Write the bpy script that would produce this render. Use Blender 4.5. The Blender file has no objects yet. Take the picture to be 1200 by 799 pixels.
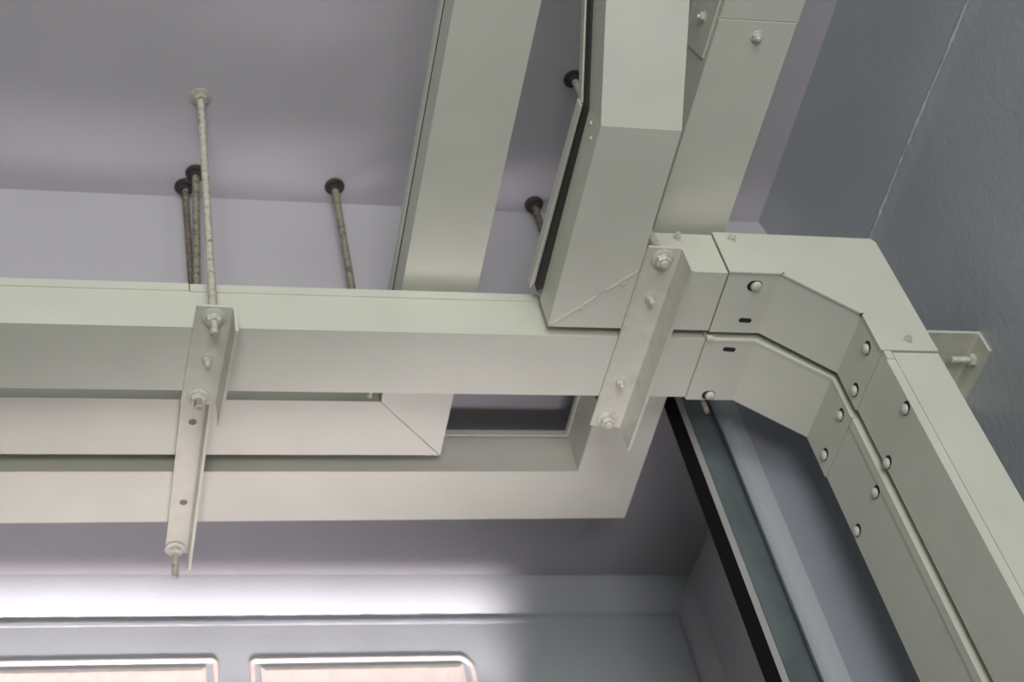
import bpy, bmesh, math, random
from mathutils import Vector, Matrix
S = bpy.context.scene
C = S.collection
random.seed(7)
OZ = 1.6                                  # eye height; every z below is measured from the eye

# ------------------------------------------------------------------ camera
RX = Vector((0.96535088, -0.18658371, -0.18243958))
RY = Vector((0.02149001, 0.75358843, -0.65699517))     # image down
RZ = Vector((0.26006895, 0.63031024, 0.73148694))      # view direction
FPX = 1831.985
cd = bpy.data.cameras.new('camera'); cam = bpy.data.objects.new('camera', cd); C.objects.link(cam)
m3 = Matrix((RX, -RY, -RZ)).transposed().to_4x4(); m3.translation = Vector((0, 0, OZ)); cam.matrix_world = m3
cd.sensor_width = 36; cd.lens = FPX*36/1200; cd.clip_start = .01
cd.dof.use_dof = True; cd.dof.focus_distance = 1.52; cd.dof.aperture_fstop = 6.3
S.camera = cam
S.view_settings.view_transform = 'Standard'; S.view_settings.look = 'None'
S.view_settings.exposure = -0.12; S.view_settings.gamma = 1; S.view_settings.use_curve_mapping = False

# ------------------------------------------------------------------ light
w = bpy.data.worlds.new('world'); S.world = w; w.use_nodes = True
w.node_tree.nodes['Background'].inputs[0].default_value = (.80, .92, .93, 1)
w.node_tree.nodes['Background'].inputs[1].default_value = .09
def lamp(name, kind, loc, aim, energy, col, **k):
    l = bpy.data.lights.new(name, kind); l.energy = energy; l.color = col
    for a, v in k.items(): setattr(l, a, v)
    o = bpy.data.objects.new(name, l); C.objects.link(o)
    o.location = (loc[0], loc[1], loc[2]+OZ)
    d = Vector(aim)-Vector(loc); o.rotation_euler = d.to_track_quat('-Z', 'Y').to_euler()
    return o
ww = lamp('door_wall_washer', 'AREA', (.02, 1.604, 1.12), (.02, 1.604+.232, 2.12), .92, (1, .86, .90), shape='RECTANGLE', size=1.08, size_y=.012, spread=math.radians(33))
ww.rotation_euler = (Matrix.Rotation(.0256, 3, 'Z') @ ww.rotation_euler.to_matrix()).to_euler()
lamp('door_floor_light', 'AREA', (.1, 1.30, .45), (.12, 1.36, 1.28), 1.0, (1, .86, .96), shape='RECTANGLE', size=1.0, size_y=.08, spread=math.radians(52))  # added fill in mid-air, brightens the undersides of the rear runs
lamp('porch_uplight', 'AREA', (-.2, -1.8, -.8), (.30, 1.15, 1.42), 3.9, (1, .92, .98), shape='RECTANGLE', size=.9, size_y=.7, spread=math.radians(50))  # added upward fill for ceiling, header and undersides, no fitting there
lamp('porch_daylight', 'AREA', (.1, -2.6, .5), (.3, 1.2, 1.0), 76, (.97, 1, .95), shape='RECTANGLE', size=2.6, size_y=1.6)

# ------------------------------------------------------------------ materials
def mat(name, col, rough=.45, metal=0, var=.06, scale=14, bump=.02, bscale=90, blot=None, spec=.5, blotscale=9, blotlo=.62, fleck=None):
    m = bpy.data.materials.new(name); m.use_nodes = True; nt = m.node_tree; N = nt.nodes; L = nt.links
    b = N['Principled BSDF']; b.inputs['Roughness'].default_value = rough; b.inputs['Metallic'].default_value = metal
    b.inputs['Specular IOR Level'].default_value = spec
    tc = N.new('ShaderNodeTexCoord')
    geo = N.new('ShaderNodeNewGeometry')
    n = N.new('ShaderNodeTexNoise'); n.inputs['Scale'].default_value = scale; n.inputs['Detail'].default_value = 5
    L.new(geo.outputs['Position'], n.inputs['Vector'])
    r = N.new('ShaderNodeValToRGB')
    r.color_ramp.elements[0].position = .3; r.color_ramp.elements[1].position = .7
    r.color_ramp.elements[0].color = tuple(c*(1-var) for c in col)+(1,)
    r.color_ramp.elements[1].color = tuple(min(1, c*(1+var)) for c in col)+(1,)
    L.new(n.outputs['Fac'], r.inputs[0]); out = r.outputs[0]
    def over(src, c2, sc, lo, hi, amt, det=2):
        n2 = N.new('ShaderNodeTexNoise'); n2.inputs['Scale'].default_value = sc; n2.inputs['Detail'].default_value = det
        L.new(geo.outputs['Position'], n2.inputs['Vector'])
        mr = N.new('ShaderNodeMapRange'); mr.inputs[1].default_value = lo; mr.inputs[2].default_value = hi; mr.inputs[4].default_value = amt
        L.new(n2.outputs['Fac'], mr.inputs[0])
        mx = N.new('ShaderNodeMixRGB'); mx.inputs[2].default_value = c2+(1,)
        L.new(mr.outputs[0], mx.inputs[0]); L.new(src, mx.inputs[1]); return mx.outputs[0]
    if blot: out = over(out, blot, blotscale, blotlo, blotlo+.16, .5)
    if fleck: out = over(out, fleck[0], fleck[1], fleck[2], fleck[2]+.05, fleck[3], 3)
    L.new(out, b.inputs['Base Color'])
    bn = N.new('ShaderNodeTexNoise'); bn.inputs['Scale'].default_value = bscale; bn.inputs['Detail'].default_value = 4
    L.new(geo.outputs['Position'], bn.inputs['Vector'])
    bp = N.new('ShaderNodeBump'); bp.inputs['Strength'].default_value = bump*10; bp.inputs['Distance'].default_value = .002
    L.new(bn.outputs['Fac'], bp.inputs['Height']); L.new(bp.outputs[0], b.inputs['Normal'])
    return m
CREAM = mat('cream_paint', (.585, .60, .505), .42, var=.035, bump=.006, blot=(.50, .57, .58), blotlo=.62)
CREAMB = mat('cream_paint_bracket', (.57, .575, .48), .42, var=.06, scale=40, bump=.02, blot=(.42, .44, .42), blotscale=30, blotlo=.6)
BOLT = mat('painted_bolt', (.53, .54, .46), .35, var=.12, scale=200, bump=.02)
ROD = mat('painted_rod', (.44, .43, .35), .5, var=.2, scale=120, bump=.03, fleck=((.07, .06, .045), 170, .60, .6))
REARROD = mat('olive_stained_rod', (.24, .23, .165), .5, var=.25, scale=120, bump=.03, fleck=((.05, .045, .035), 150, .55, .7))
DARKROD = mat('rusty_rod', (.12, .10, .075), .6, var=.3, scale=120, bump=.03, fleck=((.4, .38, .30), 200, .6, .7))
BLACK = mat('blackened_steel', (.03, .028, .025), .6, var=.3, scale=150, bump=.03)
HOLE = mat('dark_hole', (.012, .012, .012), .8)
RUST = mat('rust_stain', (.17, .15, .12), .7, var=.3, scale=300)
WALL = mat('grey_gloss_wall', (.345, .375, .395), .32, var=.04, scale=5, bump=.03, bscale=120, fleck=((.42, .45, .47), 95, .76, .5), spec=.5)
RIDGE = mat('ridge_highlight_tone', (.56, .60, .63), .4, var=.25, scale=60, bump=.05)  # paler than the wall: the highlight on the ridge is put into the colour
GAPSHADE = mat('lid_gap_shade', (.03, .028, .024), .7)  # near black standing in for the shade beneath the slipped lid
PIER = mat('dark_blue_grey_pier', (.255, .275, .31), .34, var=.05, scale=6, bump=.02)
WALL2 = mat('blue_grey_gloss_wall', (.40, .435, .465), .32, var=.05, scale=5, bump=.035, bscale=120, fleck=((.55, .58, .60), 95, .74, .5))
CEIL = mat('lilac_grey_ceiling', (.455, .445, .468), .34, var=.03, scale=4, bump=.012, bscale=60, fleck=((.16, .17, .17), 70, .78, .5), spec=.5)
SOFF = mat('soffit_shade_tone', (.27, .275, .285), .4, var=.04, scale=5, bump=.03, fleck=((.10, .10, .10), 60, .74, .6))  # wall grey darkened: the shade under the header is put into this colour
STEEL = mat('dark_steel_frame', (.10, .125, .13), .35, var=.2, scale=18, bump=.02)
RUBBER = mat('black_rubber', (.005, .005, .005), .85, spec=.12)
LIP = mat('bare_lip', (.30, .30, .29), .4)
BEAD = mat('cream_door_paint', (.60, .545, .49), .45, var=.06, scale=60, bump=.02, fleck=((.45, .38, .32), 160, .66, .5))
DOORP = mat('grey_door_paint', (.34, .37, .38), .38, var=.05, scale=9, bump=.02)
FLOOR = mat('mauve_floor', (.42, .385, .39), .5, var=.05)

# ------------------------------------------------------------------ helpers
def wloc(p):
    v = Vector((0, 0, 0))
    while p: v += p.location; p = p.parent
    return v
def link(o, parent):
    C.objects.link(o)
    if parent: o.parent = parent
    return o
def obj(name, bm, m, parent=None, bev=0, smooth=False, seg=2):
    if bev:
        ed = [e for e in bm.edges if len(e.link_faces) == 2 and e.calc_face_angle(0) > .5]
        bmesh.ops.bevel(bm, geom=ed, offset=bev, segments=seg, affect='EDGES', profile=.6, clamp_overlap=True)
    bmesh.ops.recalc_face_normals(bm, faces=bm.faces)
    if parent is None:
        org = Vector((0, 0, 0))
        if bm.verts:
            xs = [v.co for v in bm.verts]
            org = Vector((sum(c.x for c in xs)/len(xs), sum(c.y for c in xs)/len(xs), min(c.z for c in xs)))
    else: org = wloc(parent)-Vector((0, 0, OZ))
    for v in bm.verts: v.co -= org
    me = bpy.data.meshes.new(name); bm.to_mesh(me); bm.free(); me.materials.append(m)
    if smooth:
        for p in me.polygons: p.use_smooth = True
        me.set_sharp_from_angle(angle=math.radians(40))
    o = bpy.data.objects.new(name, me); link(o, parent)
    if parent is None: o.location = org+Vector((0, 0, OZ))
    return o
def thing(name, label, cat, loc, group=None):
    o = bpy.data.objects.new(name, None); C.objects.link(o); o.empty_display_size = .03
    o.location = (loc[0], loc[1], loc[2]+OZ); o['label'] = label; o['category'] = cat
    if group: o['group'] = group
    return o
def struct(o, label, cat=None):
    o['kind'] = 'structure'; o['label'] = label; o['category'] = cat or o.name.split('_')[0]; return o
def BM(): return bmesh.new()
def poly(bm, P, a, b, axis):
    """prism: polygon P swept along an axis from a to b"""
    def v3(p, t): return {'X': (t, p[0], p[1]), 'Y': (p[0], t, p[1]), 'Z': (p[0], p[1], t)}[axis]
    A = [bm.verts.new(v3(p, a)) for p in P]; B = [bm.verts.new(v3(p, b)) for p in P]
    n = len(P); bm.faces.new(A); bm.faces.new(B[::-1])
    for i in range(n): bm.faces.new((A[i], B[i], B[(i+1) % n], A[(i+1) % n]))
    return bm
def box(bm, x0, x1, y0, y1, z0, z1): return poly(bm, [(x0, y0), (x1, y0), (x1, y1), (x0, y1)], z0, z1, 'Z')
def rings(bm, R, cap=True):
    V = [[bm.verts.new(p) for p in r] for r in R]; n = len(R[0])
    for a, b in zip(V, V[1:]):
        for i in range(n): bm.faces.new((a[i], a[(i+1) % n], b[(i+1) % n], b[i]))
    if cap: bm.faces.new(V[0][::-1]); bm.faces.new(V[-1])
    return bm
def lathe(bm, p0, d, prof, seg=16, spin=0):
    """prof: (distance along d, radius)"""
    p0 = Vector(p0); d = Vector(d).normalized(); u = d.orthogonal().normalized(); v = d.cross(u)
    return rings(bm, [[p0+d*t+u*(r*math.cos(2*math.pi*i/seg+spin))+v*(r*math.sin(2*math.pi*i/seg+spin)) for i in range(seg)] for t, r in prof])
def thread(bm, p0, p1, r, pitch=.0022, depth=.0006, seg=10):
    p0 = Vector(p0); p1 = Vector(p1); L = (p1-p0).length; n = max(2, int(L/pitch)); pr = []
    for i in range(n): pr += [(L*i/n, r-depth), (L*(i+.5)/n, r)]
    pr.append((L, r-depth)); return lathe(bm, p0, p1-p0, pr, seg)
def hexnut(bm, p, d, r, h, spin=0):
    return lathe(bm, p, d, [(0, r*.93), (h*.12, r), (h*.85, r), (h, r*.86)], 6, spin)
def washer(bm, p, d, r, h=.0018): return lathe(bm, p, d, [(0, r*.97), (h*.3, r), (h*.8, r), (h, r*.95)], 24)
DN = (0, 0, -1); LF = (-1, 0, 0); FR = (0, -1, 0)
def bolt(parent, p, d, r=.0052, tip=.0026, spin=.3, long=.006, name='bolt'):
    """small painted bolt: collar, hex head, stub of thread"""
    p = Vector(p); d = Vector(d).normalized(); bm = BM()
    washer(bm, p-d*.0004, d, r*1.12, .0014); hexnut(bm, p+d*.0008, d, r*.92, .0034, spin)
    lathe(bm, p+d*.004, d, [(0, tip), (long*.8-.0026, tip), (long-.0026, tip*.7)], 10)
    return obj(name, bm, BOLT, parent, smooth=True)
def screw(parent, p, d, r=.0056):
    """pan-head screw seated in a dark slot"""
    p = Vector(p); d = Vector(d).normalized(); u = Vector((0, 0, 1)) if abs(d.z) < .5 else Vector((1, 0, 0))
    bm = BM(); s = d.cross(u)
    lathe(bm, p+d*.0004, d, [(0, r), (.0014, r), (.0030, r*.82), (.0040, r*.45)], 16)
    o = obj('screw', bm, BOLT, parent, smooth=True)
    bm = BM(); pts = []
    for k in range(20):
        a = 2*math.pi*k/20; pts.append((math.cos(a)*r*1.13+(-.0030 if math.cos(a) < 0 else 0), math.sin(a)*r*1.13))
    e1 = u if abs(d.z) > .5 else s.normalized(); e2 = d.cross(e1)
    rings(bm, [[p+d*t+e1*x+e2*y for x, y in pts] for t in (-.0008, .0004)])
    obj('slot_hole', bm, HOLE, o)
    return o
def slot(parent, p, d, along, L=.0075, r=.0030):
    p = Vector(p); d = Vector(d).normalized(); e1 = Vector(along).normalized(); e2 = d.cross(e1); pts = []
    for k in range(20):
        a = 2*math.pi*k/20; pts.append((math.cos(a)*r+math.copysign(L-r, math.cos(a)), math.sin(a)*r))
    bm = BM(); rings(bm, [[p+d*t+e1*x+e2*y for x, y in pts] for t in (-.0008, .0003)])
    return obj('slot_hole', bm, HOLE, parent)

# ================================================================== the setting
CX = .873; WX = .93; RZ_ = 1.414; HY = 1.156; HB = 1.40
ceil = struct(obj('ceiling', box(BM(), -2.2, CX+.2, -2.0, HY+.02, 1.6, 1.68), CEIL), 'smooth blue grey painted ceiling the threaded rods are anchored in')
# right wall: sloping cove, rough bead at the ridge, then the plain wall down to the floor
def sweep(prof, NY, back, rough):
    bm = BM(); V = []
    for q in range(NY+1):
        y = -2.0+q*(HY+.05+2.0)/NY; row = []
        for k, (x, z) in enumerate(prof):
            j = (.0010 if k in rough else .0002)*(random.random()-.5)
            row.append(bm.verts.new((x+j, y+(.004*(random.random()-.5) if k in rough and 0 < q < NY else 0), z+(j if k in rough else 0))))
        row += [bm.verts.new((x, y, z)) for x, z in back]
        V.append(row)
    for a, b in zip(V, V[1:]):
        for i in range(len(a)): bm.faces.new((a[i], a[(i+1) % len(a)], b[(i+1) % len(a)], b[i]))
    bm.faces.new(V[0]); bm.faces.new(V[-1][::-1]); return bm
struct(obj('wall_right', sweep([(.9255, 1.4200), (.9250, 1.4180), (.9250, 1.4140), (.9264, 1.4070), (.9285, 1.400), (WX, 1.385), (WX, 1.0), (WX, .2), (WX, -1.6)], 420, [(1.15, -1.6), (1.15, 1.4200)], (1, 2, 3)), WALL2, smooth=True), 'glossy blue grey plaster wall on the right with a rough ridge along its top')
struct(obj('trim_3', sweep([(CX, 1.6), (.878, 1.575), (.888, 1.53), (.902, 1.48), (.917, 1.437), (.9252, 1.4200)], 60, [(1.15, 1.4200), (1.15, 1.6)], (4,)), WALL, smooth=True), 'darker grey sloping cove between the ceiling and the rough ridge', 'trim')
bm = BM(); R = []
for q in range(700):
    y = -2.0+q*(HY+2.0)/699; r = .0013+.0007*random.random()+.0006*math.sin(q*.23); cx, cz = .9252+.0006*random.random(), 1.4155+.0010*math.sin(q*.11)+.0008*random.random()
    R.append([(cx+r*math.cos(a), y, cz+r*1.2*math.sin(a)) for a in [k*math.pi/4 for k in range(8)]])
struct(obj('trim_5', rings(bm, R), RIDGE, smooth=True), 'thin rough paint ridge along the top of the right wall, its highlight put into the colour', 'trim')
# header over the opening (its back edge runs slightly askew)
sk = .0256
def yb(x): return 1.6215+sk*x
struct(obj('wall_back', poly(BM(), [(-2.2, HY), (1.15, HY), (1.15, yb(1.15)), (-2.2, yb(-2.2))], HB, 1.68, 'Z'), CEIL, bev=.002), 'lilac grey header wall over the opening behind the rods')
struct(obj('trim_2', poly(BM(), [(-2.2, HY+.004), (1.15, HY+.004), (1.15, yb(1.15)+.001), (-2.2, yb(-2.2)+.001)], HB-.004, HB+.002, 'Z'), SOFF), 'soffit under the header, with shade put into its dark grey', 'trim')
# splayed strip between header soffit and the door
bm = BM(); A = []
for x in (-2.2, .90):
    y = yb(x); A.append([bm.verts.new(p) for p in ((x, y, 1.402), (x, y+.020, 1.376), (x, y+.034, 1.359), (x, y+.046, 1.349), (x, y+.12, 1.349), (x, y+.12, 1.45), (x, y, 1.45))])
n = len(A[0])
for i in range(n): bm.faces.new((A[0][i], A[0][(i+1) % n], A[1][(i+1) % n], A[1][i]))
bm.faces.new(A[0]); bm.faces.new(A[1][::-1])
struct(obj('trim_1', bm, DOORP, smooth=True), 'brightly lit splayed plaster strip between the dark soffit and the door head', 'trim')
# reveal on the right and the pier behind the vertical trunking
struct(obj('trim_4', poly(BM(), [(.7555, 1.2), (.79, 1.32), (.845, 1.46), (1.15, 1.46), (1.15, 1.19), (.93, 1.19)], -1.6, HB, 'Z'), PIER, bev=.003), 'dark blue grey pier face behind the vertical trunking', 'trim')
struct(obj('wall_side', poly(BM(), [(.845, 1.46), (.8535, 1.54), (.8535, 1.60), (.850, 1.645), (.8265, 1.694), (.8265, 1.80), (1.15, 1.80), (1.15, 1.46)], -1.6, HB, 'Z'), CEIL, bev=.003), 'light grey plaster reveal at the right end of the door recess')
struct(obj('wall_left_blocker', box(BM(), -2.32, -2.2, -2.0, 1.9, -1.6, 1.68), WALL), 'unseen grey wall added on the left to block light')  # out of view, added to keep world light off the left-facing sides
struct(obj('floor', box(BM(), -2.4, 1.2, -3.2, 2.0, -1.66, -1.6), FLOOR), 'plain mauve floor below the trunking')

# steel guide post on the pier: seal, lip, channel, rounded edge
t = thing('guide_post', 'dark steel guide post with a black rubber strip behind the trunking elbow', 'door frame', (.70, 1.2, -1.6))
obj('rubber_seal', poly(BM(), [(.6613, 1.2), (.6795, 1.2), (.6795, 1.214), (.670, 1.214)], -1.6, HB-.001, 'Z'), RUBBER, t)
obj('steel_lip', poly(BM(), [(.6795, 1.2), (.6865, 1.198), (.6875, 1.201), (.6805, 1.214)], -1.6, HB-.001, 'Z'), LIP, t)
obj('channel', poly(BM(), [(.6875, 1.201), (.694, 1.209), (.706, 1.206), (.716, 1.209), (.726, 1.212), (.7305, 1.2165), (.738, 1.2265), (.742, 1.236), (.690, 1.226), (.6805, 1.214)], -1.6, HB-.001, 'Z'), STEEL, t, smooth=True)
rp = [(.748, 1.236), (.7400, 1.2245), (.7310, 1.2098), (.7345, 1.2050), (.741, 1.2022), (.748, 1.2010), (.7556, 1.2002), (.7556, 1.236)]
obj('rounded_edge', poly(BM(), rp, -1.6, HB-.001, 'Z'), WALL, t, smooth=True)

# door head with two moulded panels
t = thing('door_1', 'grey door head with two cream beaded panels', 'door', (.3, 1.69, -1.6)); t['kind'] = 'structure'
FY = 1.6570
bm = BM(); poly(bm, [(-2.2, FY+sk*-2.2), (.8265, FY+sk*.8265), (.8265, 1.72+sk*.8265), (-2.2, 1.72+sk*-2.2)], -1.6, 1.3490, 'Z')
obj('door_head', bm, DOORP, t, bev=.002)
bm = BM(); rings(bm, [[(x, FY-.0009+sk*x, 1.3455), (x, FY-.0012+sk*x, 1.3440), (x, FY-.0009+sk*x, 1.3385), (x, FY+.001+sk*x, 1.3380), (x, FY+.001+sk*x, 1.3460)] for x in (-2.2, .8263)])
obj('head_moulding', bm, DOORP, t)
def fy(x): return FY+sk*x
def panel(x0, x1, ztop, zbot, r0, r1):
    """bead round the panel and the raised panel inside it"""
    bm = BM(); pth = []
    def arc(cx, cz, r, a0, a1): 
        for i in range(7):
            a = a0+(a1-a0)*i/6; pth.append((cx+r*math.cos(a), cz+r*math.sin(a)))
    arc(x0+r0, zbot+r0, r0, math.pi*1.5, math.pi); arc(x0+r0, ztop-r0, r0, math.pi, math.pi/2)
    arc(x1-r1, ztop-r1, r1, math.pi/2, 0); arc(x1-r1, zbot+r1, r1, 0, -math.pi/2)
    n = len(pth); R = []
    for i, (x, z) in enumerate(pth):
        a = Vector(pth[(i+1) % n])-Vector(pth[i-1]); a.normalize(); nx, nz = -a.y, a.x
        R.append([(x+nx*.0042*math.cos(q), fy(x)+.0005-.0042*math.sin(q), z+nz*.0042*math.cos(q)) for q in [k*math.pi/6 for k in range(-1, 8)]])
    rings(bm, R+[R[0]], cap=False); bmesh.ops.remove_doubles(bm, verts=bm.verts, dist=1e-6)
    f = obj('panel_bead', bm, BEAD, t, smooth=True)
    bm = BM(); a0, a1, c0, c1 = x0+.011, x1-.013, zbot+.012, ztop-.0125; s = .007
    rings(bm, [[(a0, fy(a0)+.002, c0), (a1, fy(a1)+.002, c0), (a1, fy(a1)+.002, c1), (a0, fy(a0)+.002, c1)],
               [(a0, fy(a0)-.003, c0), (a1, fy(a1)-.003, c0), (a1, fy(a1)-.003, c1), (a0, fy(a0)-.003, c1)],
               [(a0+s, fy(a0)-.005, c0+s), (a1-s, fy(a1)-.005, c0+s), (a1-s, fy(a1)-.005, c1-s), (a0+s, fy(a0)-.005, c1-s)]])
    obj('raised_panel', bm, BEAD, t)
panel(-.42, .165, 1.281, .70, .006, .006)
panel(.211, .506, 1.279, .70, .006, .020)

# ================================================================== trunking
XL = -1.3
ZB = 1.2043
GAP = .0006
# --- front run with the lower elbow (B)
t = thing('cable_trunking', 'long front cream trunking run crossing the picture and ending in the lower elbow', 'trunking', (0, 1.07, ZB))
obj('duct', box(BM(), XL, .6435, 1.029, 1.1145, ZB, 1.2605), CREAM, t, .0009)
for a, b, z in ((XL, .0955, .0012), (.0966, .6435, 0)):
    bm = BM(); poly(bm, [(1.0274, 1.2590+z), (1.0290, 1.2590+z), (1.0290, 1.2610), (1.1150, 1.2610), (1.1150, 1.2705), (1.0274, 1.2705+z)], a, b, 'X'); obj('duct_cover', bm, CREAM, t, .0005)
xi, xo = .7735, .8355
def elbow_prof(x0, zt, zb, ci, cz, xi_, xo_, z0): return [(x0, zb), (ci, zb), (xi_, cz), (xi_, z0), (xo_, z0), (xo_, zt), (x0, zt)]
e = obj('elbow', poly(BM(), elbow_prof(.644, 1.2715, 1.2010, .7005, 1.1420, .7712, .837, 1.0805), 1.0282, 1.1155, 'Y'), CREAM, t, .0009)
obj('elbow_rim', poly(BM(), [(.6445, 1.2004), (.7003, 1.2004), (.7708, 1.1415), (.7708, 1.0805), (.7745, 1.0805), (.7745, 1.143), (.702, 1.205), (.6445, 1.205)], 1.0265, 1.0295, 'Y'), CREAM, e, .0004)
obj('rim_tab', box(BM(), .6435, .651, 1.0232, 1.0270, 1.1985, 1.2045), CREAM, e, .0008)
slot(e, (.674, 1.040, 1.2010), DN, (1, .1, 0))
screw(e, (.6705, 1.108, 1.2010), DN)
bm = BM(); thread(bm, (.667, 1.121, 1.2045), (.667, 1.121, 1.186), .003); obj('screw_end', bm, RUST, e, smooth=True)
for y, z in ((1.0425, 1.1000), (1.0990, 1.0970)): screw(e, (.7712, y, z), LF, .0054)
d = obj('riser_duct', box(BM(), .7725, xo, 1.0292, 1.1145, -1.6, 1.0790), CREAM, t, .0009)
obj('riser_cover', poly(BM(), [(.7712, 1.0262), (xo, 1.0262), (xo, 1.0292), (.7725, 1.0292), (.7725, 1.0370), (.7712, 1.0370)], -1.6, 1.0790, 'Z'), CREAM, t, .0004)
for y, z in ((1.0475, .992), (1.1050, .992)): screw(d, (.7725, y, z), LF, .0054)

# --- A: mitred run coming from the upper slope, upper elbow, riser in front
t = thing('cable_trunking', 'bent cream trunking with sloped upper end, riveted mitre and the upper front elbow', 'trunking', (.55, .97, ZB))
x0, x1 = .463, .545; yB = .766; zs = 1.2463
dL = .50; sx = -.088*dL/1.0
lo = (yB-.928*dL, ZB+.363*dL); hs = zs-ZB
sl = (yB+hs*.188, zs); st = (lo[0]+.363*hs, lo[1]+.928*hs)
bm = BM()
left = [(x0+sx, lo[0], lo[1]), (x0, yB, ZB), (x0, 1.0160, ZB), (x0, 1.0160, zs), (x0, sl[0], sl[1]), (x0+sx, st[0], st[1])]
right = [(x1+sx, lo[0], lo[1]), (x1, yB, ZB), (x1, .9372, ZB), (x1, .9372, zs), (x1, sl[0], sl[1]), (x1+sx, st[0], st[1])]
rings(bm, [left, right]); d = obj('sloped_duct', bm, CREAM, t, .0009)
# black slab whose colour stands for the shade in the gap under the lid
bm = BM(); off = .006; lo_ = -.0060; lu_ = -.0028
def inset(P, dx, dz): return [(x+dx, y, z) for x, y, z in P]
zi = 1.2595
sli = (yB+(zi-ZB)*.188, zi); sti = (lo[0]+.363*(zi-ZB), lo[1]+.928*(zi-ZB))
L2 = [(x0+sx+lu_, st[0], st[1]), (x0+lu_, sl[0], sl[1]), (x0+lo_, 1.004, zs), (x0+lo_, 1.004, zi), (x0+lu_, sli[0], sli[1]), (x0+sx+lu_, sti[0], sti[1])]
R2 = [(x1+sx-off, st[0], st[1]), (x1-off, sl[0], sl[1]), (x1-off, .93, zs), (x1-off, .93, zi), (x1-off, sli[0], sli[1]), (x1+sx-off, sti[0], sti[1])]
rings(bm, [L2, R2]); obj('liner', bm, GAPSHADE, t)
# lids, slipped a little to the left
zl0, zl1 = 1.2565, 1.2695; lx = .4582
bm = BM(); lb = lx-.0052; P = [(lx, .7775), (x1-.004, .7775), (x1-.004, .936), (lb, 1.0065)]
poly(bm, P, 1.2605, zl1, 'Z'); obj('duct_lid', bm, CREAM, t, .0004)
bm = BM(); poly(bm, [(lx-.0014, .7775), (lx, .7775), (lb, 1.0065), (lb-.0014, 1.0065)], zl0, zl1, 'Z'); obj('lid_flange', bm, CREAM, t, .0003)
def sp(s, h): return (yB+h*.188-.928*s-.002, ZB+h+.363*s) if s == 0 else (yB-.928*s+.363*h, ZB+.363*s+.928*h)
bm = BM(); h0, h1 = .0545, .0650
a0, a1 = (.7760, ZB+.0560), (.7775, ZB+.0672); b0, b1 = sp(dL, h0), sp(dL, h1)
rings(bm, [[(lx, a0[0], a0[1]), (lx+sx, b0[0], b0[1]), (lx+sx, b1[0], b1[1]), (lx, a1[0], a1[1])],
           [(x1-.006, a0[0], a0[1]), (x1-.006+sx, b0[0], b0[1]), (x1-.006+sx, b1[0], b1[1]), (x1-.006, a1[0], a1[1])]]); obj('sloped_lid', bm, CREAM, t, .0004)
m_ = obj('mitre_duct', poly(BM(), [(x0+.001, 1.0166), (x1+.0006, .9372), (.6435, .9372), (.6435, 1.0166)], ZB+.0002, 1.2700, 'Z'), CREAM, t, .0009)
bm = BM()
for a, b, in (((.4668, 1.0130), (.507, .9745)), ((.516, .9655), (.5437, .939))):
    a = Vector(a); b = Vector(b); n = Vector((b-a).orthogonal()).normalized()*.0012
    poly(bm, [tuple(a-n), tuple(b-n), tuple(b+n), tuple(a+n)], ZB-.0007, ZB+.0004, 'Z')
obj('mitre_seam', bm, CREAM, m_)
for p in ((.4945, .9905), (.5325, .9560)):
    bm = BM(); lathe(bm, (p[0], p[1], ZB+.0003), DN, [(0, .0026), (.0008, .0026), (.0016, .0014), (.0010, .0011)], 14); obj('rivet', bm, BOLT, m_, smooth=True)
for p in ((.463, .781, 1.232), (.463, .792, 1.222)):
    bm = BM(); lathe(bm, p, LF, [(0, .0024), (.0012, .0020), (.0016, .0008)], 12); obj('rivet', bm, BOLT, d, smooth=True)
bolt(m_, (.602, .9372, 1.262), FR, .0045)
e = obj('elbow', poly(BM(), elbow_prof(.6455, 1.2705, 1.2045, .7035, 1.1415, .7740, .836, 1.0840), .9362, 1.0185, 'Y'), CREAM, t, .0009)
fp = obj('face_plate', poly(BM(), [(.6445, 1.2030), (.7030, 1.2030), (.7725, 1.1405), (.7725, 1.0835), (.8372, 1.0835), (.8372, 1.2660), (.8330, 1.2715), (.6445, 1.2715)], .9342, .9362, 'Y'), CREAM, e, .0006)
bolt(fp, (.6635, .9342, 1.2600), FR, .0044); bolt(fp, (.8085, .9342, 1.0990), FR, .0044)
for x, y in ((.705, .9385), (.7730, .9385)): 
    bm = BM(); lathe(bm, (x, y-.003, 1.2035 if x < .75 else 1.1405), DN, [(0, .0022), (.0008, .0022)], 10); obj('corner_notch', bm, HOLE, e)
slot(e, (.682, 1.0010, 1.2045), DN, (1, .06, 0))
screw(e, (.680, .9530, 1.2045), DN, .0062)
for y, z in ((.9560, 1.1090), (1.0050, 1.0985)): screw(e, (.7740, y, z), LF, .0058)
d = obj('riser_duct', box(BM(), .7752, xo-.0005, .9375, 1.0166, -1.6, 1.0828), CREAM, t, .0009)
obj('riser_cover', box(BM(), .7850, xo+.0012, .9358, .9380, -1.6, 1.0815), CREAM, t, .0006)
screw(d, (.7752, .9475, 1.010), LF, .0056); screw(d, (.7752, 1.0120, .9990), LF, .0056)
bm = BM(); box(bm, .7752, .7835, .9352, .9376, 1.072, 1.0830); obj('corner_tab', bm, CREAM, d, .0006)

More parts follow.
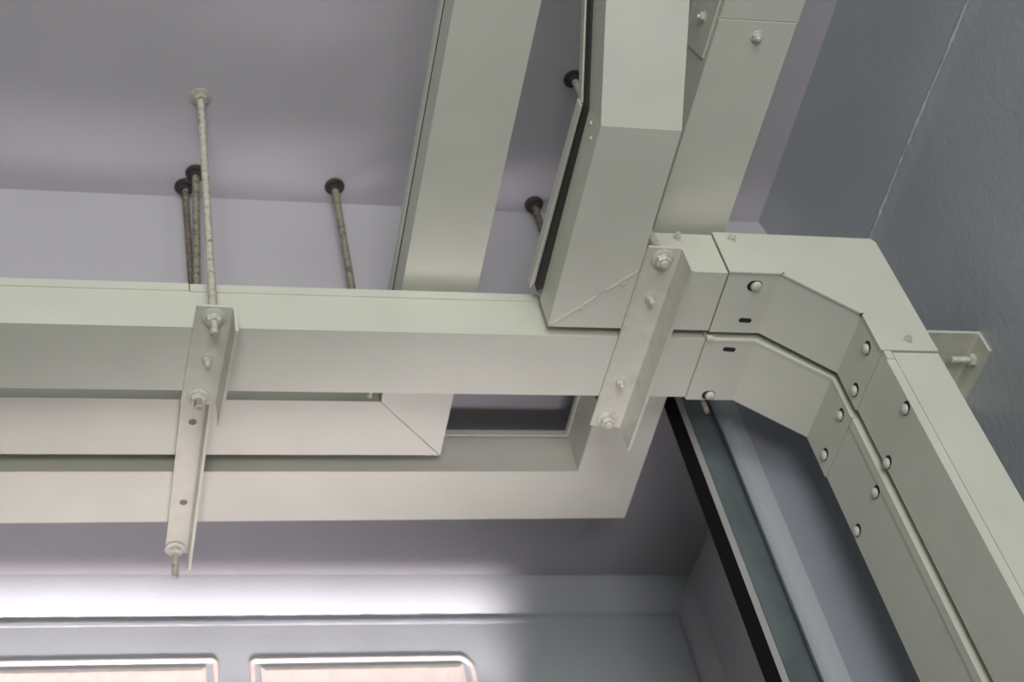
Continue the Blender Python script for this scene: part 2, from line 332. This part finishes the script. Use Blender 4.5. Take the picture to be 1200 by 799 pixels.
# --- E: upper run turning left with an open mitre
ZE = 1.28
t = thing('cable_trunking', 'cream trunking from top centre passing over the front run and mitred to the left', 'trunking', (.2, 1.2, ZE))
ex0, ex1, ey0, ey1 = .319, .402, 1.1985, 1.2840
obj('duct', poly(BM(), [(ex0, .25), (ex1, .25), (ex1, ey1), (ex0+.0008, ey0+.0006)], ZE, 1.3165, 'Z'), CREAM, t, .0009)
obj('left_duct', poly(BM(), [(XL, ey0), (ex0-.0008, ey0), (ex1-.0016, ey1), (XL, ey1)], ZE+.0003, 1.3165, 'Z'), CREAM, t, .0009)
obj('liner', poly(BM(), [(ex0+.001, .26), (ex1-.003, .26), (ex1-.003, ey1-.003), (XL+.01, ey1-.003), (XL+.01, ey0+.003), (ex0+.001, ey0+.003)], 1.3160, 1.3240, 'Z'), HOLE, t)  # black slab, painted shade for the gap below the cover
obj('duct_cover', poly(BM(), [(ex0-.0018, .25), (ex1+.0018, .25), (ex1+.0018, ey1+.0018), (XL, ey1+.0018), (XL, ey0-.0018), (ex0-.0018, ey0-.0018)], 1.3230, 1.3340, 'Z'), CREAM, t, .0006)
bolt(t, (ex0-.011, ey0, ZE+.010), FR, .0042)

# --- D: farthest run, leg coming from the top right
t = thing('cable_trunking', 'farthest cream trunking coming from top right over both elbows and turning left', 'trunking', (.3, 1.35, ZE))
dx0, dx1, dy0, dy1 = .579, .660, 1.3115, 1.3955
obj('duct', poly(BM(), [(dx0+.004, .6845), (dx1+.0045, .6825), (dx1, dy1), (XL, dy1), (XL, dy0), (dx0, dy0)], ZE, 1.3385, 'Z'), CREAM, t, .0009)
obj('liner', poly(BM(), [(dx0+.006, .69), (dx1-.003, .69), (dx1-.003, dy1-.003), (XL+.01, dy1-.003), (XL+.01, dy0+.003), (dx0+.003, dy0+.003)], 1.3380, 1.3425, 'Z'), HOLE, t)  # black slab, painted shade for the gap below this cover
obj('duct_cover', poly(BM(), [(dx0+.002, .6845), (dx1+.0062, .6825), (dx1+.0018, dy1+.0018), (XL, dy1+.0018), (XL, dy0-.0018), (dx0-.0018, dy0-.0018)], 1.3410, 1.3500, 'Z'), CREAM, t, .0006)
c = obj('upper_duct', poly(BM(), [(dx0+.0045, .25), (dx1+.0062, .25), (dx1+.0057, .6815), (dx0+.0045, .6835)], ZE+.0010, 1.3480, 'Z'), CREAM, t, .0009)
d = obj('side_plate', poly(BM(), [(.640, 1.2880), (.640, 1.3380), (.745, 1.3380), (.733, 1.2880)], dx0+.0018, dx0+.0042, 'X'), CREAM, t, .0005)
bolt(t, (.627, .7000, ZE), DN, .0058)
bolt(d, (dx0+.0018, .701, 1.3130), LF, .0054)

# ================================================================== brackets
def angle(parent, FL, FF, BL, BF, z, drop, m=CREAMB, th=.0032, name='angle_section'):
    """angle section: flat plate (corners FL, FF, BL, BF) with a flange hanging from the right edge"""
    bm = BM()
    def sec(L, F):
        L = Vector((L[0], L[1], 0)); F = Vector((F[0], F[1], 0)); u = (F-L).normalized()
        q = lambda s, zz: tuple(Vector((0, 0, zz))+L+u*s)
        W = (F-L).length
        return [q(0, z), q(0, z-th), q(W-th-.002, z-th), q(W-th-.0006, z-th-.0008), q(W-th, z-th-.003), q(W-th, z-drop), q(W, z-drop), q(W, z-.003), q(W-.0008, z-.0008), q(W-.003, z)]
    rings(bm, [sec(FL, FF), sec(BL, BF)])
    return obj(name, bm, m, parent, smooth=True)
t = thing('angle_bracket', 'short cream angle bracket under the front run, left of centre', 'bracket', (.11, 1.06, 1.2), 'strut brackets')
angle(t, (.0995, .9985), (.1385, 1.0000), (.0908, 1.1300), (.1302, 1.1315), 1.2043, .038)
bolt(t, (.1141, 1.0675, 1.2011), DN, .0056, .003, .2, .010)
t = thing('angle_bracket', 'long cream lower strut below the rear trunking, hanging under the short bracket', 'bracket', (.11, 1.28, 1.27), 'strut brackets')
s_ = angle(t, (.0985, 1.1175), (.1290, 1.1180), (.0905, 1.4385), (.1198, 1.4400), 1.2735, .030)
for x, y in ((.1105, 1.2230), (.1075, 1.3520)):
    bm = BM(); lathe(bm, (x, y, 1.2705), DN, [(0, .0046), (.0006, .0046)], 12); obj('bolt_hole', bm, RUST, s_)
t = thing('angle_bracket', 'slanted cream angle bracket under the riveted mitre and the front run', 'bracket', (.565, 1.03, 1.2), 'strut brackets')
angle(t, (.5462, .9045), (.5855, .9050), (.5405, 1.1560), (.5800, 1.1600), 1.2037, .039)
for p in ((.5642, .9703), (.5601, 1.089)): bolt(t, (p[0], p[1], 1.2005), DN, .0058, .003, .3, .010)
# wall bracket on the right
t = thing('wall_bracket', 'cream wall bracket with a bolt beside the upper elbow', 'bracket', (WX, 1.0, 1.11))
bm = BM()
poly(bm, [(.8375, 1.1535), (.9285, 1.1535), (.9298, 1.1520), (.9298, 1.1215), (.9262, 1.1215), (.9262, 1.1465), (.9250, 1.1490), (.9235, 1.1498), (.8375, 1.1498)], .9655, 1.050, 'Y')
obj('angle_section', bm, CREAMB, t, .0006)
obj('end_web', poly(BM(), [(.8375, 1.1500), (.9262, 1.1500), (.9262, 1.1225), (.8375, 1.08)], 1.046, 1.050, 'Y'), CREAMB, t)
bm = BM(); hexnut(bm, (.9262, .9925, 1.1370), LF, .0072, .0060, .2); obj('nut', bm, BOLT, t, smooth=True)
bm = BM(); thread(bm, (.9262, .9925, 1.1370), (.8985, .9925, 1.1370), .0042); obj('stud', bm, BOLT, t, smooth=True)

# ================================================================== threaded rods
def rod(label, top, bot, zn=None, m=ROD, tail=.012, r=.0044, ceilz=1.6, low=True, bm_=BOLT, am=None, rough=False):
    """top: (x, y) at the ceiling, bot: (x, y) at the strut, zn: underside of the strut"""
    tp = Vector((top[0], top[1], ceilz)); bt = Vector((bot[0], bot[1], zn)); d = (bt-tp).normalized()
    t = thing('threaded_rod', label, 'rod', bt, 'ceiling hanger rods')
    bm = BM(); thread(bm, tp, bt+d*tail*.999, r); obj('rod_shaft', bm, m, t, smooth=True)
    am = am or m
    bm = BM(); washer(bm, tp+Vector((0, 0, -.0002)), DN, .0125, .0022); obj('anchor_washer', bm, am, t, smooth=True)
    bm = BM(); hexnut(bm, tp+d*.002, d, .0082, .0075, .4); obj('anchor_nut', bm, am, t, smooth=True)
    if low:
        bm = BM(); washer(bm, bt, DN, .0118, .0020); obj('washer', bm, bm_, t, smooth=True)
        bm = BM(); hexnut(bm, bt+Vector((0, 0, -.0018)), DN, .0080, .0070, .2); obj('nut', bm, bm_, t, smooth=True)
        bm = BM(); thread(bm, bt+Vector((0, 0, -.0085)), bt+Vector((0, 0, -.0085))+d*(tail-.006), r*.98); obj('rod_end', bm, ROD if tail > .015 else BOLT, t, smooth=True)
    return t
rod('pale threaded rod nearest the viewer holding the short bracket', (.1183, 1.0101), (.1167, 1.0125), 1.2011, tail=.024)
rod('speckled threaded rod just behind the nearest pale rod', (.1190, 1.1190), (.1079, 1.1196), 1.2011, m=REARROD, tail=.016, am=BLACK)
rod('dark rusty threaded rod with black washer left of the nearest pale rod', (.1070, 1.1400), (.1105, 1.1375), 1.2705, m=DARKROD, am=BLACK, low=False, tail=.001, r=.0040)
rod('threaded rod dropping into the free end of the long lower strut', (.1040, 1.4305), (.1017, 1.4305), 1.2690, tail=.043, ceilz=HB)
rod('lone threaded rod in the gap between left rods and central trunking', (.2904, 1.1290), (.2904, 1.1290), 1.2716, m=REARROD, tail=.006, am=BLACK)
rod('threaded rod with dark washer half hidden by the lid of the bent trunking', (.5644, .9518), (.5638, .9181), 1.2005, tail=.010, am=BLACK)
rod('dark threaded rod in the dim gap between central and bent trunking', (.5524, 1.1420), (.5578, 1.1459), 1.2005, m=DARKROD, am=BLACK, tail=.010)
# small strap that carries the central trunking on its rod, behind the front run
tag_ = obj('hanger_strap', box(BM(), .275, .425, 1.119, 1.139, 1.2720, 1.2797), CREAMB, None, .0005)
tag_['label'] = 'flat cream strap under the central trunking, behind the front run'; tag_['category'] = 'strap'
